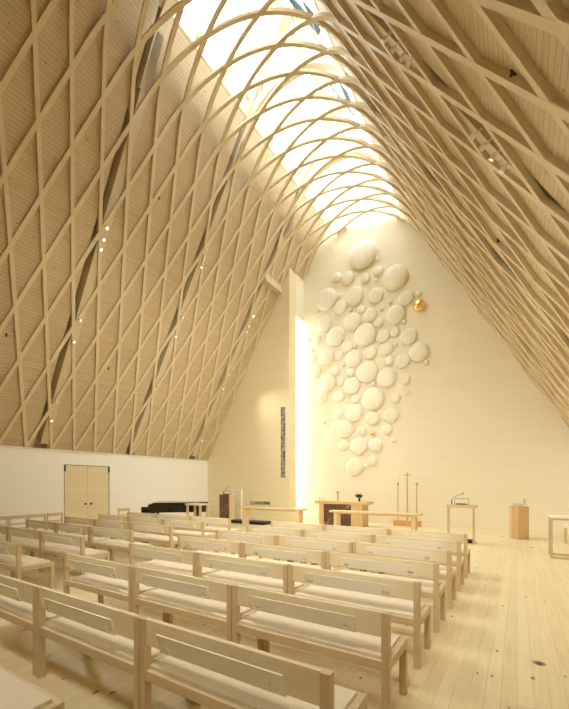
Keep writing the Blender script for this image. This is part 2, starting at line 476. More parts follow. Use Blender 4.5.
# double door
e = struct(empty('door_1', (XW, (DY0 + DY1) / 2, 0)), 'pale boarded double door in the white wall', 'door')
hw = (DY1 - DY0) / 2
M['door'] = wood('spruce_door_boards', (0.80, 0.70, 0.49), (0.73, 0.60, 0.38), 'Z', 'Y', 0.12, 0.3, 0.05, knots=0.3)
for s in (-1, 1):
    a, b = sorted((s * 0.006, s * (hw - 0.02)))
    lf = link('door_leaf', box((-0.06, a, 0.01), (-0.012, b, DZ - 0.02)), M['door'], e)
    kb = bmesh.new()
    lathe(kb, [(0.018, 0), (0.018, 0.03), (0.038, 0.035), (0.04, 0.06), (0.03, 0.075), (0, 0.078)], 14, Matrix.Translation((-0.012, s * 0.11, 0.94)) @ Matrix.Rotation(R(90), 4, 'Y'))
    link('door_knob', kb, M['steel'], lf, smooth=True)
    a, b = sorted((s * (hw - 0.03), s * (hw - 0.002)))
    link('door_closer', box((-0.012, a - (0.02 if s > 0 else 0), DZ - 0.25), (0.03, b + (0.02 if s < 0 else 0), DZ - 0.03)), M['black'], e)
fr = bmesh.new()
bx(fr, (-0.08, -hw, 0), (0.002, -hw + 0.018, DZ)); bx(fr, (-0.08, hw - 0.018, 0), (0.002, hw, DZ)); bx(fr, (-0.08, -hw + .018, DZ - 0.018), (0.002, hw - .018, DZ))
link('door_frame', fr, M['sash'], e)
link('door_back', box((-0.38, -hw, 0), (-0.3, hw, DZ)), M['black'], e)

# ------------------------------------------------------------------ portals (sampling guides only) at the real openings
def portal(loc, size, rot):
    l = bpy.data.lights.new('daylight_portal', 'AREA'); l.shape = 'RECTANGLE'; l.size, l.size_y = size
    l.cycles.is_portal = True
    o = bpy.data.objects.new('daylight_portal', l); COL.objects.link(o); o.location = loc; o.rotation_euler = rot
    return o
portal((XC, (SKY0 + YALT) / 2, roof_z(XC + SKX, PLANK) + 0.05), (2 * SKXR, YALT - SKY0), (0, 0, 0))
portal((XEND - 0.2, YSIDE + 0.59 + SW / 2, 4.65), (9.3, SW), (0, R(-90), 0))

# ------------------------------------------------------------------ timber roof frames
S_SAMPLES = sorted(set([0, L1 * 0.5, L1] + [L1 + ARC * k / 20 for k in range(21)] + [STOT - L1 * 0.5, STOT]))
RDEP = 0.078
def sweep(bm, pts, w, d0, d1, org):
    """pts: list of (pos3, normal3); rectangular section w wide, from d0 to d1 along the normal"""
    rings = []
    for i, (p, n) in enumerate(pts):
        t = (pts[min(i + 1, len(pts) - 1)][0] - pts[max(i - 1, 0)][0]).normalized()
        b = t.cross(n).normalized()
        rings.append([bm.verts.new(p - org + b * sx * w / 2 + n * d) for sx, d in ((-1, d0), (1, d0), (1, d1), (-1, d1))])
    for a, c in zip(rings, rings[1:]):
        for k in range(4): bm.faces.new((a[k], a[(k + 1) % 4], c[(k + 1) % 4], c[k]))
    bm.faces.new(rings[0]); bm.faces.new(rings[-1][::-1])
names_f = ['behind the viewer', 'nearest the viewer', 'third from the altar wall', 'second from the altar wall', 'first from the altar wall']
for i, fy in enumerate(FRAME_Y):
    e = struct(empty('roof_frame', (XC, fy, ZE)), 'broad timber roof frame behind the lattice, ' + names_f[i], 'roof frame')
    org = Vector(e.location)
    for side in (-1, 1):
        raf = bmesh.new()
        ss = [0.15, L1 * .5, L1, L1 + TL - 0.12]
        pts = []
        for s in ss:
            x = HW - math.sin(ALPHA) * s
            pts.append((Vector((XC + side * x, fy + 0.03, ZE + math.cos(ALPHA) * s)), Vector((side * math.cos(ALPHA), 0, math.sin(ALPHA)))))
        sweep(raf, pts, 0.24, 0.05, PLANK + 0.34, org)
        link('rafter', raf, M['frame'], e)
    ar = bmesh.new()
    pts = []
    R2 = 2.1
    tl = R2 / math.tan(ALPHA)
    zap = ZAPEX + 0.05 / math.sin(ALPHA)
    zc2 = zap - R2 / math.sin(ALPHA)
    for k in range(-1, 26):
        if k in (-1, 25):
            sg = -1 if k < 0 else 1
            q = tl + 1.3
            pts.append((Vector((XC + sg * math.sin(ALPHA) * q, fy, zap - math.cos(ALPHA) * q)), Vector((sg * math.cos(ALPHA), 0, math.sin(ALPHA)))))
        else:
            ang = math.pi - ALPHA - (math.pi - 2 * ALPHA) * k / 24
            n = Vector((math.cos(ang), 0, math.sin(ang)))
            pts.append((Vector((XC, fy, zc2)) + n * R2, n))
    sweep(ar, pts, 0.26, 0.0, 0.24, org)
    link('crown_arch', ar, M['frame'], e)
    co = bmesh.new()
    zc = 14.55
    hwid = (ZAPEX + PLANK / math.sin(ALPHA) - zc) / SL - 0.1
    bx(co, (-hwid, -0.07, zc - 0.12 - ZE), (hwid, 0.07, zc + 0.12 - ZE))
    link('collar_beam', co, M['frame'], e)
# header beam carried between the gable wall and the altar wall
hb = struct(empty('trim_3', (-9.36, 13.2, 10.50)), 'short timber beam at the top of the gable wall', 'beam')
link('beam_body', box((-0.20, 0, 0), (0.17, YALT - 13.2, 0.36), 0.008), M['frame'], hb)

# ------------------------------------------------------------------ lattice vault
LATT = empty('lattice_vault', (XC, 7.0, ZE))
tag(LATT, 'pale timber diamond lattice of curved ribs arching over the whole nave', 'lattice')
LORG = Vector(LATT.location)
DYN, DS = 0.787, 1.405
RATIO = (DYN / 2) / DS
YN0 = 5.90
YMIN = -0.3
def lim(s):
    p, n = prof(s)
    return YSIDE - 0.03 if p.x < XEND + 0.02 else YALT - 0.03
def rib(y0, sgn):
    out, cur = [], []
    N = 200
    raw = sorted(set([STOT * k / N for k in range(N + 1)] + S_SAMPLES))
    for s in raw:
        y = y0 + sgn * RATIO * s
        ok = YMIN <= y <= lim(s)
        if ok: cur.append((s, y))
        elif cur: out.append(cur); cur = []
    if cur: out.append(cur)
    for seg in out:
        if seg[-1][0] - seg[0][0] < 0.5: continue
        keep = []
        for i, (s, y) in enumerate(seg):
            straight = s < L1 - 0.3 or s > STOT - L1 + 0.3
            if straight and i not in (0, len(seg) - 1) and not (abs(s - L1) < 0.5 or abs(s - STOT + L1) < 0.5): continue
            keep.append((s, y))
        pts = []
        for s, y in keep:
            p, n = prof(s)
            pts.append((Vector((p.x, y, p.y)), Vector((n.x, 0, n.y))))
        bm = bmesh.new()
        sweep(bm, pts, 0.10, 0.0 if sgn < 0 else 0.0025, RDEP, LORG)
        link('rib', bm, M['rib'], LATT)
for i in range(-16, 28):
    y = YN0 + DYN * i
    if y > YMIN: rib(y, -1)
for i in range(-16, 14):
    y = YN0 + DYN * i
    rib(y, 1)

# ------------------------------------------------------------------ benches
def make_bench():
    e = empty('bench', (0, 0, 0))
    W = 0.7125
    for s in (-1, 1):
        a, b = sorted((s * W, s * (W - 0.055)))
        link('rear_post', box((a, 0, 0), (b, 0.055, 0.80), 0.003), M['bench_z'], e)
    for s in (-1, 1):
        a, b = sorted((s * W, s * (W - 0.055)))
        link('front_leg', box((a, 0.475, 0), (b, 0.53, 0.405), 0.003), M['bench_z'], e)
    link('back_rail', box((-W + .055, 0.010, 0.625), (W - .055, 0.045, 0.80), 0.003), M['bench_x'], e)
    f = bmesh.new()
    bx(f, (-W + .055, 0.005, 0.385), (W - .055, 0.045, 0.455), 0.003)
    bx(f, (-W, 0.49, 0.385 + .02), (W, 0.53, 0.455), 0.003)
    for s in (-1, 1):
        a, b = sorted((s * W, s * (W - 0.05)))
        bx(f, (a, 0.055, 0.385), (b, 0.49, 0.455), 0.003)
    bx(f, (-W + .05, 0.045, 0.40), (W - .05, 0.49, 0.435))
    link('seat_frame', f, M['bench_seat'], e)
    link('seat_cushion', box((-W + 0.0505, 0.0455, 0.436), (W - 0.0505, 0.4895, 0.478), 0.008), M['felt'], e, smooth=True)
    # tilted hymnal pocket with two cut-outs
    p = bmesh.new()
    xs = [-.475, -.445, -.42, -.40, -.375, .375, .40, .42, .445, .475]
    zs = [0, .018, .042, .060, .125]
    def solid(i, j):
        c = (xs[i] + xs[i + 1]) / 2
        if abs(c) > .445 or abs(c) < .375: return True
        if j == 0 or j == 3: return True
        if j == 2 and .40 < abs(c) < .42: return True
        return False
    V = {}
    def vv(i, j, k):
        if (i, j, k) not in V:
            x = xs[i] + (0.012 * (1 if i == len(xs) - 1 else -1 if i == 0 else 0)) * (zs[j] / .125 - .5) * 0
            V[i, j, k] = p.verts.new((x, -0.008 - 0.036 * zs[j] / .125 - k * 0.013, 0.632 + zs[j]))
        return V[i, j, k]
    nx, nz = len(xs) - 1, len(zs) - 1
    for i in range(nx):
        for j in range(nz):
            if not solid(i, j): continue
            for k in (0, 1):
                p.faces.new((vv(i, j, k), vv(i + 1, j, k), vv(i + 1, j + 1, k), vv(i, j + 1, k)))
            for (di, dj, c0, c1) in ((-1, 0, (i, j), (i, j + 1)), (1, 0, (i + 1, j), (i + 1, j + 1)), (0, -1, (i, j), (i + 1, j)), (0, 1, (i, j + 1), (i + 1, j + 1))):
                ii, jj = i + di, j + dj
                if not (0 <= ii < nx and 0 <= jj < nz and solid(ii, jj)):
                    p.faces.new((vv(*c0, 0), vv(*c1, 0), vv(*c1, 1), vv(*c0, 1)))
    link('hymnal_pocket', p, M['pocket'], e)
    return e
proto = make_bench()
used = False
ROW_Y = [1.625 + 0.969 * k for k in range(7)]
ROWN = ['nearest row to the viewer', 'second row from the viewer', 'third row from the viewer', 'middle row', 'third row from the altar',
        'second row from the altar', 'front row by the altar']
def place_bench(x, y, label, group):
    global used
    o = proto if not used else copy_tree(proto)
    used = True
    o.location = (x, y, 0)
    tag(o, label, 'bench', group)
GR = 'benches right of the central aisle'
GL = 'benches left of the central aisle'
XR = [-0.761 - 0.7125 - 1.433 * k for k in range(3)]
POSR = ['end beside the open floor', 'middle of the three', 'end beside the central aisle']
XL_ = [-6.34 - 0.7125 - 1.43 * k for k in range(3)]
POSL = ['end beside the central aisle', 'middle of the three', 'end beside the white wall']
for k, y in enumerate(ROW_Y):
    for j, x in enumerate(XR):
        place_bench(x, y, 'pale bench, %s, right block, %s' % (ROWN[k], POSR[j]), GR)
for k, y in enumerate(ROW_Y):
    for j, x in enumerate(XL_):
        if k == 0 or (k == 1 and j > 0): continue
        place_bench(x, y, 'pale bench, %s, left block, %s' % (ROWN[k], POSL[j]), GL)
place_bench(XR[1] - 0.03, 0.62, 'closest bench, only its seat corner showing at the bottom left of the picture', GR)

# ------------------------------------------------------------------ wooden discs of the altar wall
DISCS = [(363, 255.5, 29), (337.1, 278, 10), (347.9, 278.8, 13.5), (365.8, 279, 9.5), (327.3, 300, 22), (339.5, 296.5, 4), (354.8, 296.5, 19.4),
 (341, 308, 13.5), (377.6, 259.5, 4.4), (378.5, 271.5, 10), (376.4, 280.5, 5), (395.6, 277.8, 25), (375.9, 296, 15.5), (406, 298.7, 16), (418.7, 294, 5.4),
 (390.4, 302.2, 5), (382.2, 309.1, 5), (318.1, 312, 3.5), (325, 324.2, 16.5), (351, 310, 4.2), (362, 309.7, 10), (352.7, 322.6, 18.3), (370.3, 315.7, 15.4),
 (336.4, 337.4, 20.3), (365.6, 335.7, 23.4), (317.8, 340, 9), (309, 339.8, 3.4), (312.8, 350.6, 3.6), (312, 359.2, 8.5), (347.3, 346.7, 14.5),
 (355.3, 346.7, 5.2), (339, 356.2, 9.8), (327.3, 357.8, 17.4), (353.8, 358.9, 18.3), (343.6, 365.2, 4), (315.3, 372, 14.2), (335.8, 371.3, 10),
 (350.7, 372.8, 10), (367.5, 372.3, 22.5), (370.4, 352.9, 14.3), (328.2, 383.4, 17.7), (340.7, 381.8, 9.8), (352, 386.2, 18.3), (395.9, 315.3, 19.7),
 (378.9, 322.9, 9.7), (404.4, 322.3, 5), (383.3, 336.4, 14.5), (395, 332.3, 10.3), (408.9, 336.7, 16.8), (395.3, 344.9, 5.6), (385.9, 350, 15.4),
 (419.1, 352.3, 21), (389, 361.1, 10.5), (402.5, 361.3, 15.7), (426.4, 362.5, 5.4), (386.9, 378, 20), (405.5, 379.7, 10), (373.7, 383.9, 5),
 (407.8, 392.6, 4.8), (373.2, 399.4, 23.2), (395.7, 398.5, 10.5), (390.8, 415.7, 15.4), (372.9, 418.6, 14.5), (387.1, 430, 10.3), (393.7, 440.9, 5.2),
 (375.3, 445.3, 15), (322.1, 398, 12.3), (339, 396.9, 12.6), (347.3, 401.7, 4.4), (356.1, 399, 9), (354.7, 413.1, 18.2), (339.3, 414.2, 8.8),
 (324.1, 422.6, 3.8), (334.9, 428.6, 4), (345.2, 429.4, 18.3), (361.6, 431.1, 9.8), (344.1, 445.6, 10), (359.5, 446.4, 18.5), (372.7, 460.6, 11),
 (365.9, 465.9, 4.8), (355, 466.9, 18.8)]
GOLDS = [(419.9, 306.3, 11), (373.1, 433.6, 5)]
# each disc's place on the altar wall, in metres (measured from the picture through the fitted camera)
def on_wall(px, py):
    t = (px - 284.5) / F_PX
    s, c = math.sin(YAW), math.cos(YAW)
    rx, ry, rz = c * t - s, s * t + c, (HORIZON - py) / F_PX
    k = YALT / ry
    return rx * k, rz * k + EYE, k / F_PX
DM = []
for (x, y, h) in DISCS:
    X, Z, mpp = on_wall(x, y)
    r = 0.5 * h * mpp * 0.985
    dep = 0.42 * r if r > 0.28 else 0.55 * r if r > 0.13 else 0.9 * r
    # dome stands proud of the wall: shift its base so that the visible dome is centred
    DM.append([X, Z, r, dep])
def disc_class(r):
    return 'large' if r > 0.40 else 'broad' if r > 0.28 else 'medium' if r > 0.17 else 'tiny'
for it in range(3):
    for i in range(len(DM)):
        for j in range(i):
            a, b = DM[i], DM[j]
            gap = math.hypot(a[0] - b[0], a[1] - b[1]) - a[2] - b[2]
            if gap < 0.004:
                k = 1 + (gap - 0.004) / (a[2] + b[2])
                for q in (a, b): q[2] *= k; q[3] *= k
byc = {}
for d in DM: byc.setdefault(disc_class(d[2]), []).append(d)
DISC_MESH = {}
def dome(bm, r, dep):
    pts = [(0, 0.0), (r * 0.80, 0.0), (r * 0.90, dep * 0.10), (r * 0.985, dep * 0.30)]
    n = 9
    for k in range(n + 1):
        a = (math.pi / 2) * k / n
        pts.append((r * math.cos(a) ** 0.85 if k < n else 0, dep * 0.36 + dep * 0.64 * math.sin(a)))
    rot = Matrix.Rotation(R(90), 4, 'X')
    return lathe(bm, pts, 36 if r > 0.17 else 20, rot)
wordc = {'large': 'very large domed wooden disc', 'broad': 'fairly large domed wooden disc', 'medium': 'smallish domed wooden disc', 'tiny': 'tiny round wooden knob'}
wordp = {'large': 'very large ones', 'broad': 'fairly large ones', 'medium': 'smallish ones', 'tiny': 'tiny knobs'}
for c, lst in byc.items():
    lst.sort(key=lambda d: -d[1])
    for k, (X, Z, r, dep) in enumerate(lst):
        bm = bmesh.new(); dome(bm, r, dep)
        o = link('wooden_disc', bm, M['disc'], None, (X, YALT - 0.001, Z), smooth=True)
        pos = ('highest' if k == 0 else 'lowest' if k == len(lst) - 1 else ORD[k] + ' highest')
        tag(o, '%s on the altar wall, %s of the %s' % (wordc[c], pos, wordp[c]), 'wall disc', 'wooden discs on the altar wall')
for (px, py, h), lab in zip(GOLDS, ('gold ball shining at the upper right edge of the disc cluster', 'tiny gold ball among the wooden discs low in the cluster')):
    X, Z, mpp = on_wall(px, py)
    r = 0.5 * h * mpp
    bm = bmesh.new(); dome(bm, r, r * 1.2)
    o = link('gold_ball', bm, M['gold'], None, (X, YALT - 0.001, Z), smooth=True)
    tag(o, lab, 'wall disc', 'gold balls on the altar wall')

# ------------------------------------------------------------------ altar and what stands on it
ALX, ALY = -6.0, 13.75
e = tag(empty('altar', (ALX, ALY, 0)), 'golden wooden altar table with a dark brown stone front panel', 'altar')
link('table_top', box((-1.14, 0, 0.885), (1.14, 0.75, 1.0), 0.006), M['altar_wood'], e)
link('stone_panel', box((-0.72, 0.02, 0.0), (0.46, 0.10, 0.883)), M['stone'], e)
for a, b in ((-0.93, -0.725), (0.465, 0.93)):
    link('leg', box((a, 0.02, 0), (b, 0.70, 0.885), 0.005), M['altar_wood'], e)
e = tag(empty('altar_cross', (ALX - 0.22, ALY + 0.3, 1.0)), 'small wooden cross standing on the altar', 'cross')
link('foot', box((-.10, -.06, 0), (.10, .06, .025), .004), M['altar_wood'], e)
link('upright', box((-.028, -.02, .025), (.028, .02, .42), .004), M['oak'], e)
b = bmesh.new(); bx(b, (-.095, -.024, .315), (.095, .024, .355), .004); link('crossbar', b, M['oak'], e)
for k, dx in enumerate((-1.0, -0.86)):
    e = tag(empty('candle_glass', (ALX + dx, ALY + 0.25, 1.0)), ('outer' if k == 0 else 'inner') + ' small glass candle holder on the left end of the altar', 'candle', 'candle glasses on the altar')
    b = bmesh.new(); lathe(b, [(.028, 0), (.034, .03), (.036, .12), (.032, .12), (.03, .012), (0, .012)], 16); link('glass_cup', b, M['bowl_glass'], e, smooth=True)
    b = bmesh.new(); lathe(b, [(.026, .013), (.026, .085), (0, .09)], 14); link('candle_stub', b, M['candle'], e, smooth=True)
e = tag(empty('flower_vase', (ALX + 0.69, ALY + 0.35, 1.0)), 'vase of white flowers and dark leaves on the altar', 'flowers')
b = bmesh.new(); lathe(b, [(.03, 0), (.045, .02), (.05, .07), (.028, .13), (.035, .15), (.028, .15), (.022, .13), (0, .12)], 16); link('vase', b, M['sash'], e, smooth=True)
b = bmesh.new()
for k in range(26):
    a = random.uniform(0, 2 * math.pi); el = random.uniform(0.15, 1.2); l = random.uniform(.10, .24)
    d = Vector((math.cos(a) * math.cos(el), math.sin(a) * math.cos(el), math.sin(el)))
    p0 = Vector((0, 0, .15)); p1 = p0 + d * l; s = d.orthogonal().normalized() * .035
    m = p0.lerp(p1, .6)
    vs = [b.verts.new(q) for q in (p0, m + s, p1, m - s)]
    b.faces.new(vs)
link('leaves', b, M['leaf'], e)
for k in range(8):
    a = 2 * math.pi * k / 8; rr = .10 if k % 2 else .05
    b = bmesh.new()
    for j in range(6):
        q = 2 * math.pi * j / 6
        bmesh.ops.create_uvsphere(b, u_segments=8, v_segments=6, radius=.026, matrix=Matrix.Translation((math.cos(a) * rr + .024 * math.cos(q), math.sin(a) * rr + .024 * math.sin(q), .31 + .07 * (k % 3))))
    link('flower', b, M['petal'], e, smooth=True)
    st = bmesh.new(); tube(st, [(0, 0, .15), (math.cos(a) * rr * .6, math.sin(a) * rr * .6, .24), (math.cos(a) * rr, math.sin(a) * rr, .31 + .07 * (k % 3))], .004, 6)
    link('stem', st, M['leaf'], e)

# altar rails
def altar_rail(x0, x1, label):
    w = (x1 - x0) / 2
    e = tag(empty('altar_rail', ((x0 + x1) / 2, 12.0, 0)), label, 'altar rail', 'altar rails')
    link('rail_top', box((-w, -0.19, 0.715), (w, 0.19, 0.775), 0.005), M['rail'], e)
    link('apron', box((-w + .30, -0.03, 0.665), (w - .30, 0.03, 0.714)), M['rail'], e)
    for s in (-1, 1):
        a, b = sorted((s * (w - 0.16), s * (w - 0.29)))
        link('leg', box((a, -0.15, 0), (b, 0.15, 0.715), 0.004), M['rail'], e)
    return e
altar_rail(-9.6, -6.62, 'long narrow wooden altar rail before the numbered gable wall')
altar_rail(-5.56, -2.5, 'long narrow wooden altar rail before the altar table')

# standing cross with two candlesticks
e = tag(empty('standing_cross', (-3.75, 15.32, 0)), 'tall thin wooden cross with two candlesticks on an orange wooden block', 'cross')
link('base_block', box((-0.52, -0.14, 0), (0.52, 0.14, 0.21), 0.006), plain('orange_wood', (0.66, 0.36, 0.11), 0.45, noise=0.12, scale=9), e)
link('cross_pole', box((-0.018, -0.018, 0.21), (0.018, 0.018, 2.16)), M['copper'], e)
link('crossbar', box((-0.13, -0.02, 2.03), (0.13, 0.02, 2.07)), M['copper'], e)
for s in (-1, 1):
    b = bmesh.new(); tube(b, [(s * .37, 0, .21), (s * .37, 0, 1.66)], .016, 10); cs = link('candlestick', b, M['copper'], e)
    b = bmesh.new(); lathe(b, [(.02, 1.62), (.035, 1.66), (.042, 1.75), (.03, 1.75), (0, 1.70)], 16, Matrix.Translation((s * .37, 0, 0))); link('cup', b, M['copper'], cs, smooth=True)
    b = bmesh.new(); lathe(b, [(.028, 1.705), (.028, 2.02), (.022, 2.035), (0, 2.04)], 14, Matrix.Translation((s * .37, 0, 0))); link('candle', b, M['candle'], cs, smooth=True)

# right lectern: open frame with microphone and book stand on a black foot plate
def book_stand(parent, z, y, w=0.36):
    b = bmesh.new()
    tube(b, [(-w / 2, y - .05, z), (-w / 2, y, z + .17), (w / 2, y, z + .17), (w / 2, y - .05, z)], .008, 8)
    tube(b, [(-w / 2, y - .05, z + .01), (w / 2, y - .05, z + .01)], .008, 8)
    o = link('book_stand', b, M['steel'], parent)
    link('book_ledge', box((-w / 2 + .05, y - .12, z), (w / 2 - .05, y - .04, z + .035)), M['black'], o)
def mic(parent, x, y, z, dx):
    b = bmesh.new()
    tube(b, [(x, y, z), (x, y, z + .13)], .013, 8)
    tube(b, [(x, y, z + .13), (x + dx * .06, y - .02, z + .20), (x + dx * .20, y - .05, z + .28), (x + dx * .30, y - .08, z + .32)], .006, 8)
    o = link('microphone', b, M['black'], parent)
    b = bmesh.new(); bmesh.ops.create_uvsphere(b, u_segments=10, v_segments=8, radius=.02, matrix=Matrix.Translation((x + dx * .32, y - .085, z + .325)))
    link('capsule', b, M['black'], o, smooth=True)
e = tag(empty('lectern', (-1.37, 11.72, 0)), 'slim open-framed wooden lectern with microphone and black foot plate by the aisle', 'lectern')
link('desk_top', box((-.38, -.05, 1.02), (.40, .45, 1.10), .004), M['rail'], e)
for s in (-1, 1):
    a, b = sorted((s * .36, s * .305)); link('leg', box((a, .02, 0.0), (b, .10, 1.02), .003), M['bench_z'], e)
    link('foot_runner', box((a + .005, .10, 0.0), (b - .005, .42, .05), .003), M['bench_y'], e)
link('foot_plate', box((-.30, .11, 0.0), (.30, .34, .10)), M['black'], e)
book_stand(e, 1.10, .25); mic(e, -.27, .25, 1.10, 1)

# baptismal font
e = tag(empty('baptismal_font', (0.06, 13.72, 0)), 'eight-sided honey oak baptismal font with a clear glass bowl', 'font')
poly = [(0.26 * math.sin(2 * math.pi * k / 8 + R(6)), 0.26 * math.cos(2 * math.pi * k / 8 + R(6))) for k in range(8)]
b = bmesh.new(); prism(b, poly, 'Z', 0, 1.0); link('oak_body', b, M['oak'], e)
b = bmesh.new(); lathe(b, [(.06, 1.0), (.16, 1.02), (.22, 1.07), (.235, 1.075), (.235, 1.085), (0, 1.085)], 28); link('glass_bowl', b, M['bowl_glass'], e, smooth=True)
e = tag(empty('baptismal_jug', (0.20, 13.80, 1.086)), 'small clear jug on the baptismal font', 'jug')
b = bmesh.new(); lathe(b, [(.03, .0), (.038, .01), (.04, .07), (.022, .13), (.028, .16), (.022, .16), (.017, .13), (.034, .07), (0, .01)], 16); link('jug_body', b, M['bowl_glass'], e, smooth=True)
b = bmesh.new(); tube(b, [(.022, 0, .14), (.06, 0, .13), (.062, 0, .07), (.038, 0, .03)], .006, 6); link('handle', b, M['bowl_glass'], e)

# table and stool at the right edge
e = tag(empty('side_table', (1.12, 10.45, 0)), 'wooden table on square sled frames beside the floor at the right edge', 'table')
link('table_top', box((-.47, -.04, .925), (.53, .62, .965), .004), M['pocket'], e)
for yy in (0.0, .52):
    b = bmesh.new()
    bx(b, (-.47, yy, 0), (-.425, yy + .05, .925)); bx(b, (.48, yy, 0), (.525, yy + .05, .925)); bx(b, (-.425, yy, 0), (.48, yy + .05, .045)); bx(b, (-.425, yy, .88), (.48, yy + .05, .924))
    link('sled_frame', b, M['bench_z'], e)
e = tag(empty('stool', (1.36, 13.35, 0)), 'low stool with white seat beyond the table at the right edge', 'stool')
link('seat', box((-.2, -.18, .44), (.2, .2, .52), .01), M['white'], e)
for sx in (-1, 1):
    for sy in (-1, 1):
        link('leg', box((sx * .17 - .02, sy * .15 - .02, 0), (sx * .17 + .02, sy * .15 + .02, .44)), M['bench_z'], e)

# pulpit on the left and what is beside it
e = tag(empty('pulpit', (-11.36, 12.95, 0)), 'dark brown veined stone pulpit with microphone in front of the gable wall', 'pulpit')
link('stone_body', box((-.29, 0, 0), (.25, .40, 1.20), .004), M['stone'], e)
link('wooden_back', box((.252, .05, 0), (.285, .40, 1.20)), M['rail'], e)
book_stand(e, 1.20, .22, .38); mic(e, -.22, .2, 1.20, 1)
e = tag(empty('open_shelf', (-11.28, 13.75, 0)), 'tall pale open wooden shelf frame just right of the dark pulpit', 'shelf')
b = bmesh.new()
bx(b, (-.27, 0, 0), (-.24, .12, 1.42)); bx(b, (.24, 0, 0), (.27, .12, 1.42)); bx(b, (-.24, 0, 1.39), (.24, .12, 1.42))
link('outer_frame', b, M['pocket'], e)
for z in (.25, .62, .86):
    link('shelf_board', box((-.24, .005, z), (.24, .115, z + .025)), M['rail'], e)
tag(link('low_platform', box((-.95, -.3, 0), (.95, .3, .12), .004), M['black'], None, (-9.75, 12.75, 0)), 'low black platform on the floor beside the dark pulpit', 'platform')

# hymn numbers on the gable wall
e = tag(empty('hymn_numbers', (-10.5, YSIDE, 0.5)), 'row of black numerals fixed to the boarded gable wall', 'number row')
fc = bpy.data.curves.new('numerals', 'FONT')
fc.body = '1234567890'; fc.size = 0.23; fc.extrude = 0.006; fc.align_x = 'CENTER'; fc.offset = 0.0015
fc.space_character = 1.05
fc.materials.append(M['black'])
tmp = bpy.data.objects.new('numerals_text', fc); COL.objects.link(tmp)
bpy.context.view_layer.update()
me = bpy.data.meshes.new_from_object(tmp.evaluated_get(bpy.context.evaluated_depsgraph_get()))
bpy.data.objects.remove(tmp); bpy.data.curves.remove(fc)
t = bpy.data.objects.new('numerals', me); COL.objects.link(t); t.parent = e
t.location = (0.03, -0.008, 0.195); t.rotation_euler = (R(90), 0, 0)
b = bmesh.new()
for k in range(9):
    bx(b, (-.40 + k * .088, -.012, .075), (-.40 + k * .088 + .07, -.001, .105))
link('number_tiles', b, M['black'], e)

# grand piano
PA = math.atan2(0.68, 0.73)
e = tag(empty('grand_piano', (-11.28, 8.75, 0), PA), 'black lacquered grand piano with closed lid before the white wall', 'piano')
W2 = 0.74
e.scale = (0.92, 0.95, 1.07)
outline = [(0.16, -W2), (2.0, -W2), (2.22, -W2 + .1), (2.3, -.42), (2.24, -.12), (2.05, .06), (1.75, .14), (1.45, .26), (1.2, .46), (1.0, .66), (.85, .73), (.16, .74)]
b = bmesh.new(); prism(b, outline, 'Z', 0.66, 0.945); link('case', b, M['piano_black'], e)
b = bmesh.new(); prism(b, [(x * 1.006 + (.12 if x < .2 else 0), y * 1.015) for x, y in outline], 'Z', 0.946, 0.985); link('lid', b, M['piano_black'], e)
b = bmesh.new(); prism(b, [(-.12, .60), (.16, .60), (.16, .75), (.03, .745), (-.1, .70), (-.12, .69)], 'Y', -W2, W2); link('key_bed', b, M['piano_black'], e)
b = bmesh.new(); bx(b, (-.08, -W2 + .1, .712), (.10, W2 - .1, .762)); link('keys', b, M['keys'], e)
for s in (-1, 1):
    a, c = sorted((s * W2, s * (W2 - .09))); link('cheek', box((-.12, a, .68), (.16, c, .85)), M['piano_black'], e)
b = bmesh.new(); bx(b, (.13, -W2 + .1, .75), (.158, W2 - .1, .93)); link('fallboard', b, M['piano_black'], e)
for (lx, ly) in ((.28, -.60), (.28, .60), (1.9, -.35)):
    b = bmesh.new(); lathe(b, [(.045, .06), (.05, .12), (.07, .5), (.075, .66)], 12, Matrix.Translation((lx, ly, 0)))
    lg = link('leg', b, M['piano_black'], e, smooth=True)
    b = bmesh.new(); lathe(b, [(0, 0), (.03, 0), (.035, .03), (.03, .06), (0, .06)], 12, Matrix.Translation((lx, ly, 0))); link('caster', b, M['gold'], lg, smooth=True)
b = bmesh.new(); bx(b, (.36, -.05, .12), (.40, -.02, .66)); bx(b, (.36, .02, .12), (.40, .05, .66)); bx(b, (.3, -.12, .09), (.44, .12, .13)); link('pedal_lyre', b, M['piano_black'], e)

# pale open frame desk in front of the piano
e = tag(empty('music_desk', (-8.98, 8.72, 0), R(0)), 'pale open wooden frame desk standing in front of the piano', 'desk')
link('desk_top', box((-.33, -.05, 1.0), (.33, .40, 1.05), .004), M['rail'], e)
for s in (-1, 1):
    for yy in (0, .33):
        a, c = sorted((s * .32, s * .25)); link('leg', box((a, yy, 0), (c, yy + .055, 1.0), .003), M['bench_z'], e)

# chairs along the white wall
def make_chair():
    e = empty('wall_chair', (0, 0, 0))
    for s in (-1, 1):
        a, b = sorted((s * .235, s * .20))
        link('rear_post', box((0, a, 0), (.04, b, .80), .003), M['bench_z'], e)
        link('front_leg', box((.42, a, 0), (.46, b, .43), .003), M['bench_z'], e)
    link('top_rail', box((.005, -.20, .70), (.035, .20, .80), .003), M['bench_y'], e)
    link('middle_rail', box((.005, -.20, .53), (.035, .20, .58), .003), M['bench_y'], e)
    link('seat', box((.0, -.198, .40), (.46, .198, .45), .006), M['felt'], e)
    return e
pc = make_chair()
CH = [(-11.98, 4.50, 'leftmost pale chair by the white wall, cut by the picture edge'), (-12.0, 5.0, 'second pale chair from the picture edge by the white wall'),
      (-12.0, 5.5, 'third pale chair from the picture edge by the white wall'), (-12.05, 6.03, 'pale chair by the white wall just before the double door'),
      (-12.15, 8.5, 'lone pale chair between the double door and the piano')]
for k, (x, y, lab) in enumerate(CH):
    o = pc if k == 0 else copy_tree(pc)
    o.location = (x - .2, y, 0)
    tag(o, lab, 'chair', 'chairs along the white wall')

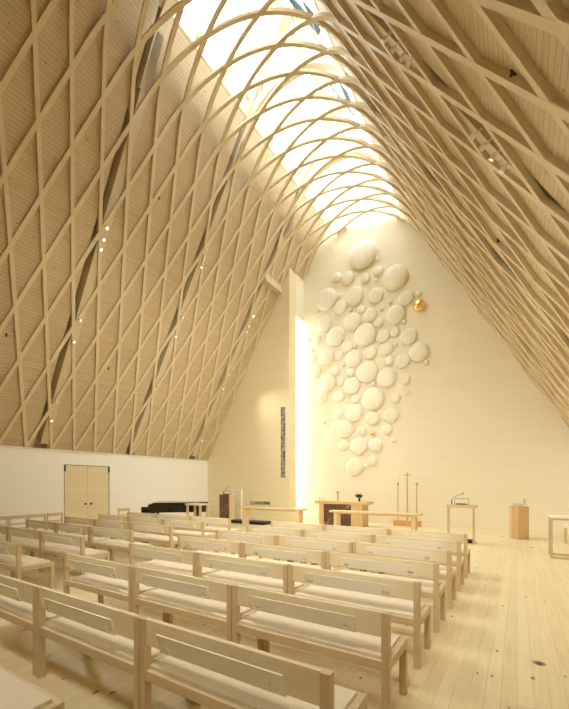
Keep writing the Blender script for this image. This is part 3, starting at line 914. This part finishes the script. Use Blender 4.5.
# floor outlets
for (x, y, r, lab) in ((0.18, 4.30, .055, 'round steel floor outlet in the open floor, nearest the viewer'), (0.34, 11.96, .05, 'round steel floor outlet between the font and the right table'),
                       (-0.40, 13.95, .06, 'round steel floor outlet left of the oak font')):
    e = tag(empty('floor_outlet', (x, y, 0)), lab, 'floor outlet', 'floor outlets')
    b = bmesh.new(); lathe(b, [(0, -.002), (r * 1.0, -.002), (r, .003), (r * .72, .005), (r * .70, .003), (0, .003)], 24); link('cover_ring', b, M['chrome'], e, smooth=True)
    b = bmesh.new(); lathe(b, [(0, .0032), (r * .6, .0032), (r * .55, .0045), (0, .0045)], 20); link('lid', b, M['steel'], e, smooth=True)

# ------------------------------------------------------------------ spotlights on the roof frames
def spotlight(pos, aim, side, label, group, bright, watts, cone=70):
    pos = Vector(pos)
    n = Vector((-side * math.cos(ALPHA), 0, -math.sin(ALPHA)))   # away from the roof
    e = tag(empty('spotlight', pos), label, 'spotlight', group)
    d = (Vector(aim) - pos).normalized()
    q = d.to_track_quat('Z', 'Y').to_matrix().to_4x4()
    b = bmesh.new(); lathe(b, [(.020, -.055), (.032, -.047), (.038, .04), (.034, .04), (.031, .012), (0, .012)], 16, q)
    link('housing', b, M['white'], e, smooth=True)
    b = bmesh.new(); lathe(b, [(0, .014), (.030, .014), (.030, .021), (0, .025)], 16, q)
    link('lens', b, M['lens'] if bright else M['lens_dim'], e, smooth=True)
    b = bmesh.new(); tube(b, [d * -.05, -n * 0.05 - d * .035, -n * 0.13], .009, 8)
    link('bracket', b, M['white'], e)
    if watts:
        l = bpy.data.lights.new('lamp_glow', 'SPOT'); l.energy = watts; l.color = SPOT_COL
        l.spot_size = R(cone); l.spot_blend = 1.0; l.shadow_soft_size = 0.05
        lo = bpy.data.objects.new('lamp_glow', l); COL.objects.link(lo); lo.parent = e
        lo.location = d * 0.06
        lo.rotation_euler = d.to_track_quat('-Z', 'Y').to_euler()
def sp_pos(y, z, side, off=0.075):
    # point `off` inside the lattice face at height z, beside the frame
    x = HW - (z - ZE) / SL - off / math.cos(ALPHA)
    return (XC + side * x, y, z)
levels = {6.40: [(9.11, 1), (8.83, 1), (8.59, 1), (6.76, 0), (6.16, 0), (4.40, 0), (3.81, 0)],
          9.88: [(10.12, 1), (9.89, 1), (9.60, 1), (7.99, 0), (7.34, 0), (5.62, 0), (4.99, 0)],
          13.36: [(9.21, 1), (8.80, 0), (8.57, 0), (6.79, 0), (6.18, 0), (4.41, 0), (3.82, 0)]}
fn = {6.40: 'nearest frame', 9.88: 'middle frame', 13.36: 'frame by the gable wall'}
for fy, lst in levels.items():
    for k, (z, br) in enumerate(lst):
        side = -1
        if k < 3 and 8 < fy < 12:
            aim = (-4.6 + 1.5 * k, YALT, 7.0 - 2.2 * k)
        elif k < 3 and fy > 12:
            aim = (-2.5 + 1.4 * k, 13.0 - 1.6 * k, 0.3)
        elif k < 3:
            aim = (-1.2 + 0.9 * k, fy + 1.5 * k, 0.3)
        elif k < 5:
            aim = (-5.0 + 1.5 * (k - 3), fy + 1.5 - 3 * (k - 3), 0.3)
        else:
            aim = (-11.5 + 1.6 * (k - 5), fy + 1 - 2 * (k - 5), 0.3)
        w = SPOT_W * ((0.75 if 8 < fy < 12 else 1.25) if k < 3 else 0.8 if k < 5 else 0.0)
        spotlight(sp_pos(fy - 0.02, z, side), aim, side, 'small white spotlight on the left slope, %s, %s from the top' % (fn[fy], ORD[k]), 'spotlights on the left roof slope', br, w)
for k, (z, aim) in enumerate(((8.9, (-1.6, 9.5, .4)), (8.6, (-3.2, 12.0, .8)), (8.3, (-5.0, 14.5, 1.5)), (6.3, (-6.5, 10.5, .6)))):  # out-of-view spotlights, added to light the bench backs and altar end
    spotlight(sp_pos(2.90, z, -1), aim, -1, 'unseen added spotlight on the left slope, frame above the viewer, %s from the top' % ORD[k], 'spotlights on the left roof slope', 1, SPOT_W * 1.2)
for k, (z, aim) in enumerate(((8.9, (-3.0, 3.0, .4)), (8.6, (-7.5, 6.5, .5)), (8.3, (-10.8, 14.4, 4.2)), (6.3, (-3.5, 5.5, .5)), (5.7, (-2.5, 10.5, 1.0)))):  # lamps added behind the viewer, out of view, to brighten benches and gable
    spotlight(sp_pos(-0.57, z, 1), aim, 1, 'unseen added spotlight on the right slope, frame behind the viewer, %s from the top' % ORD[k], 'spotlights on the right roof slope', 1, SPOT_W * 2.0)
right = {6.18: [(z, 1) for z in (9.17, 8.92, 8.69, 8.51, 6.89, 6.67, 6.46, 6.23)]}
for fy, lst in right.items():
    for k, (z, br) in enumerate(lst):
        aim = (-12.7, 5.5 + 2.3 * (k % 4), 3.4) if k < 4 else (-11.3, 14.4, 2.6) if k == 4 else (-10.0, 14.4, 5.0) if k == 5 else (-3.5 - 0.5 * (k % 4), 4.5 + 1.2 * (k % 4), 0.2)
        spotlight(sp_pos(fy, z, 1), aim, 1, 'small white spotlight on the right slope, nearest visible frame, %s from the top' % ORD[k], 'spotlights on the right roof slope', 0, SPOT_W * (0.9 if k not in (4, 5) else 2.4))
# small dark sensors on the planking
for (x, y, z, side, lab) in ((-9.39, 4.54, 10.86, -1, 'small dark sensor high on the left roof boards, nearest the viewer'), (-9.57, 7.68, 10.55, -1, 'small dark sensor high on the left roof boards beyond the first frame'),
                             (-12.36, 7.80, 5.77, -1, 'small dark sensor low on the left roof boards above the double door'), (-12.30, 4.69, 5.88, -1, 'small dark sensor low on the left roof boards near the picture edge'),
                             (-0.01, 4.87, 6.30, 1, 'small dark sensor on the right roof boards, upper one near the corner'), (-0.30, 8.96, 6.80, 1, 'small dark sensor on the right roof boards, lower one')):
    n = Vector((-side * math.cos(ALPHA), 0, -math.sin(ALPHA)))
    xx = XC + side * (HW - (z - ZE) / SL + PLANK / math.cos(ALPHA))
    q = n.to_track_quat('Z', 'Y').to_matrix().to_4x4()
    e = tag(empty('ceiling_sensor', (xx, y, z)), lab, 'sensor', 'sensors on the roof boards')
    b = bmesh.new(); bx(b, (-.018, -.05, 0), (.018, .05, .018), .003, q); link('mounting_plate', b, M['black'], e)
    b = bmesh.new(); lathe(b, [(.016, .015), (.016, .04), (.012, .048), (0, .05)], 14, q); link('sensor_eye', b, M['steel'], e, smooth=True)
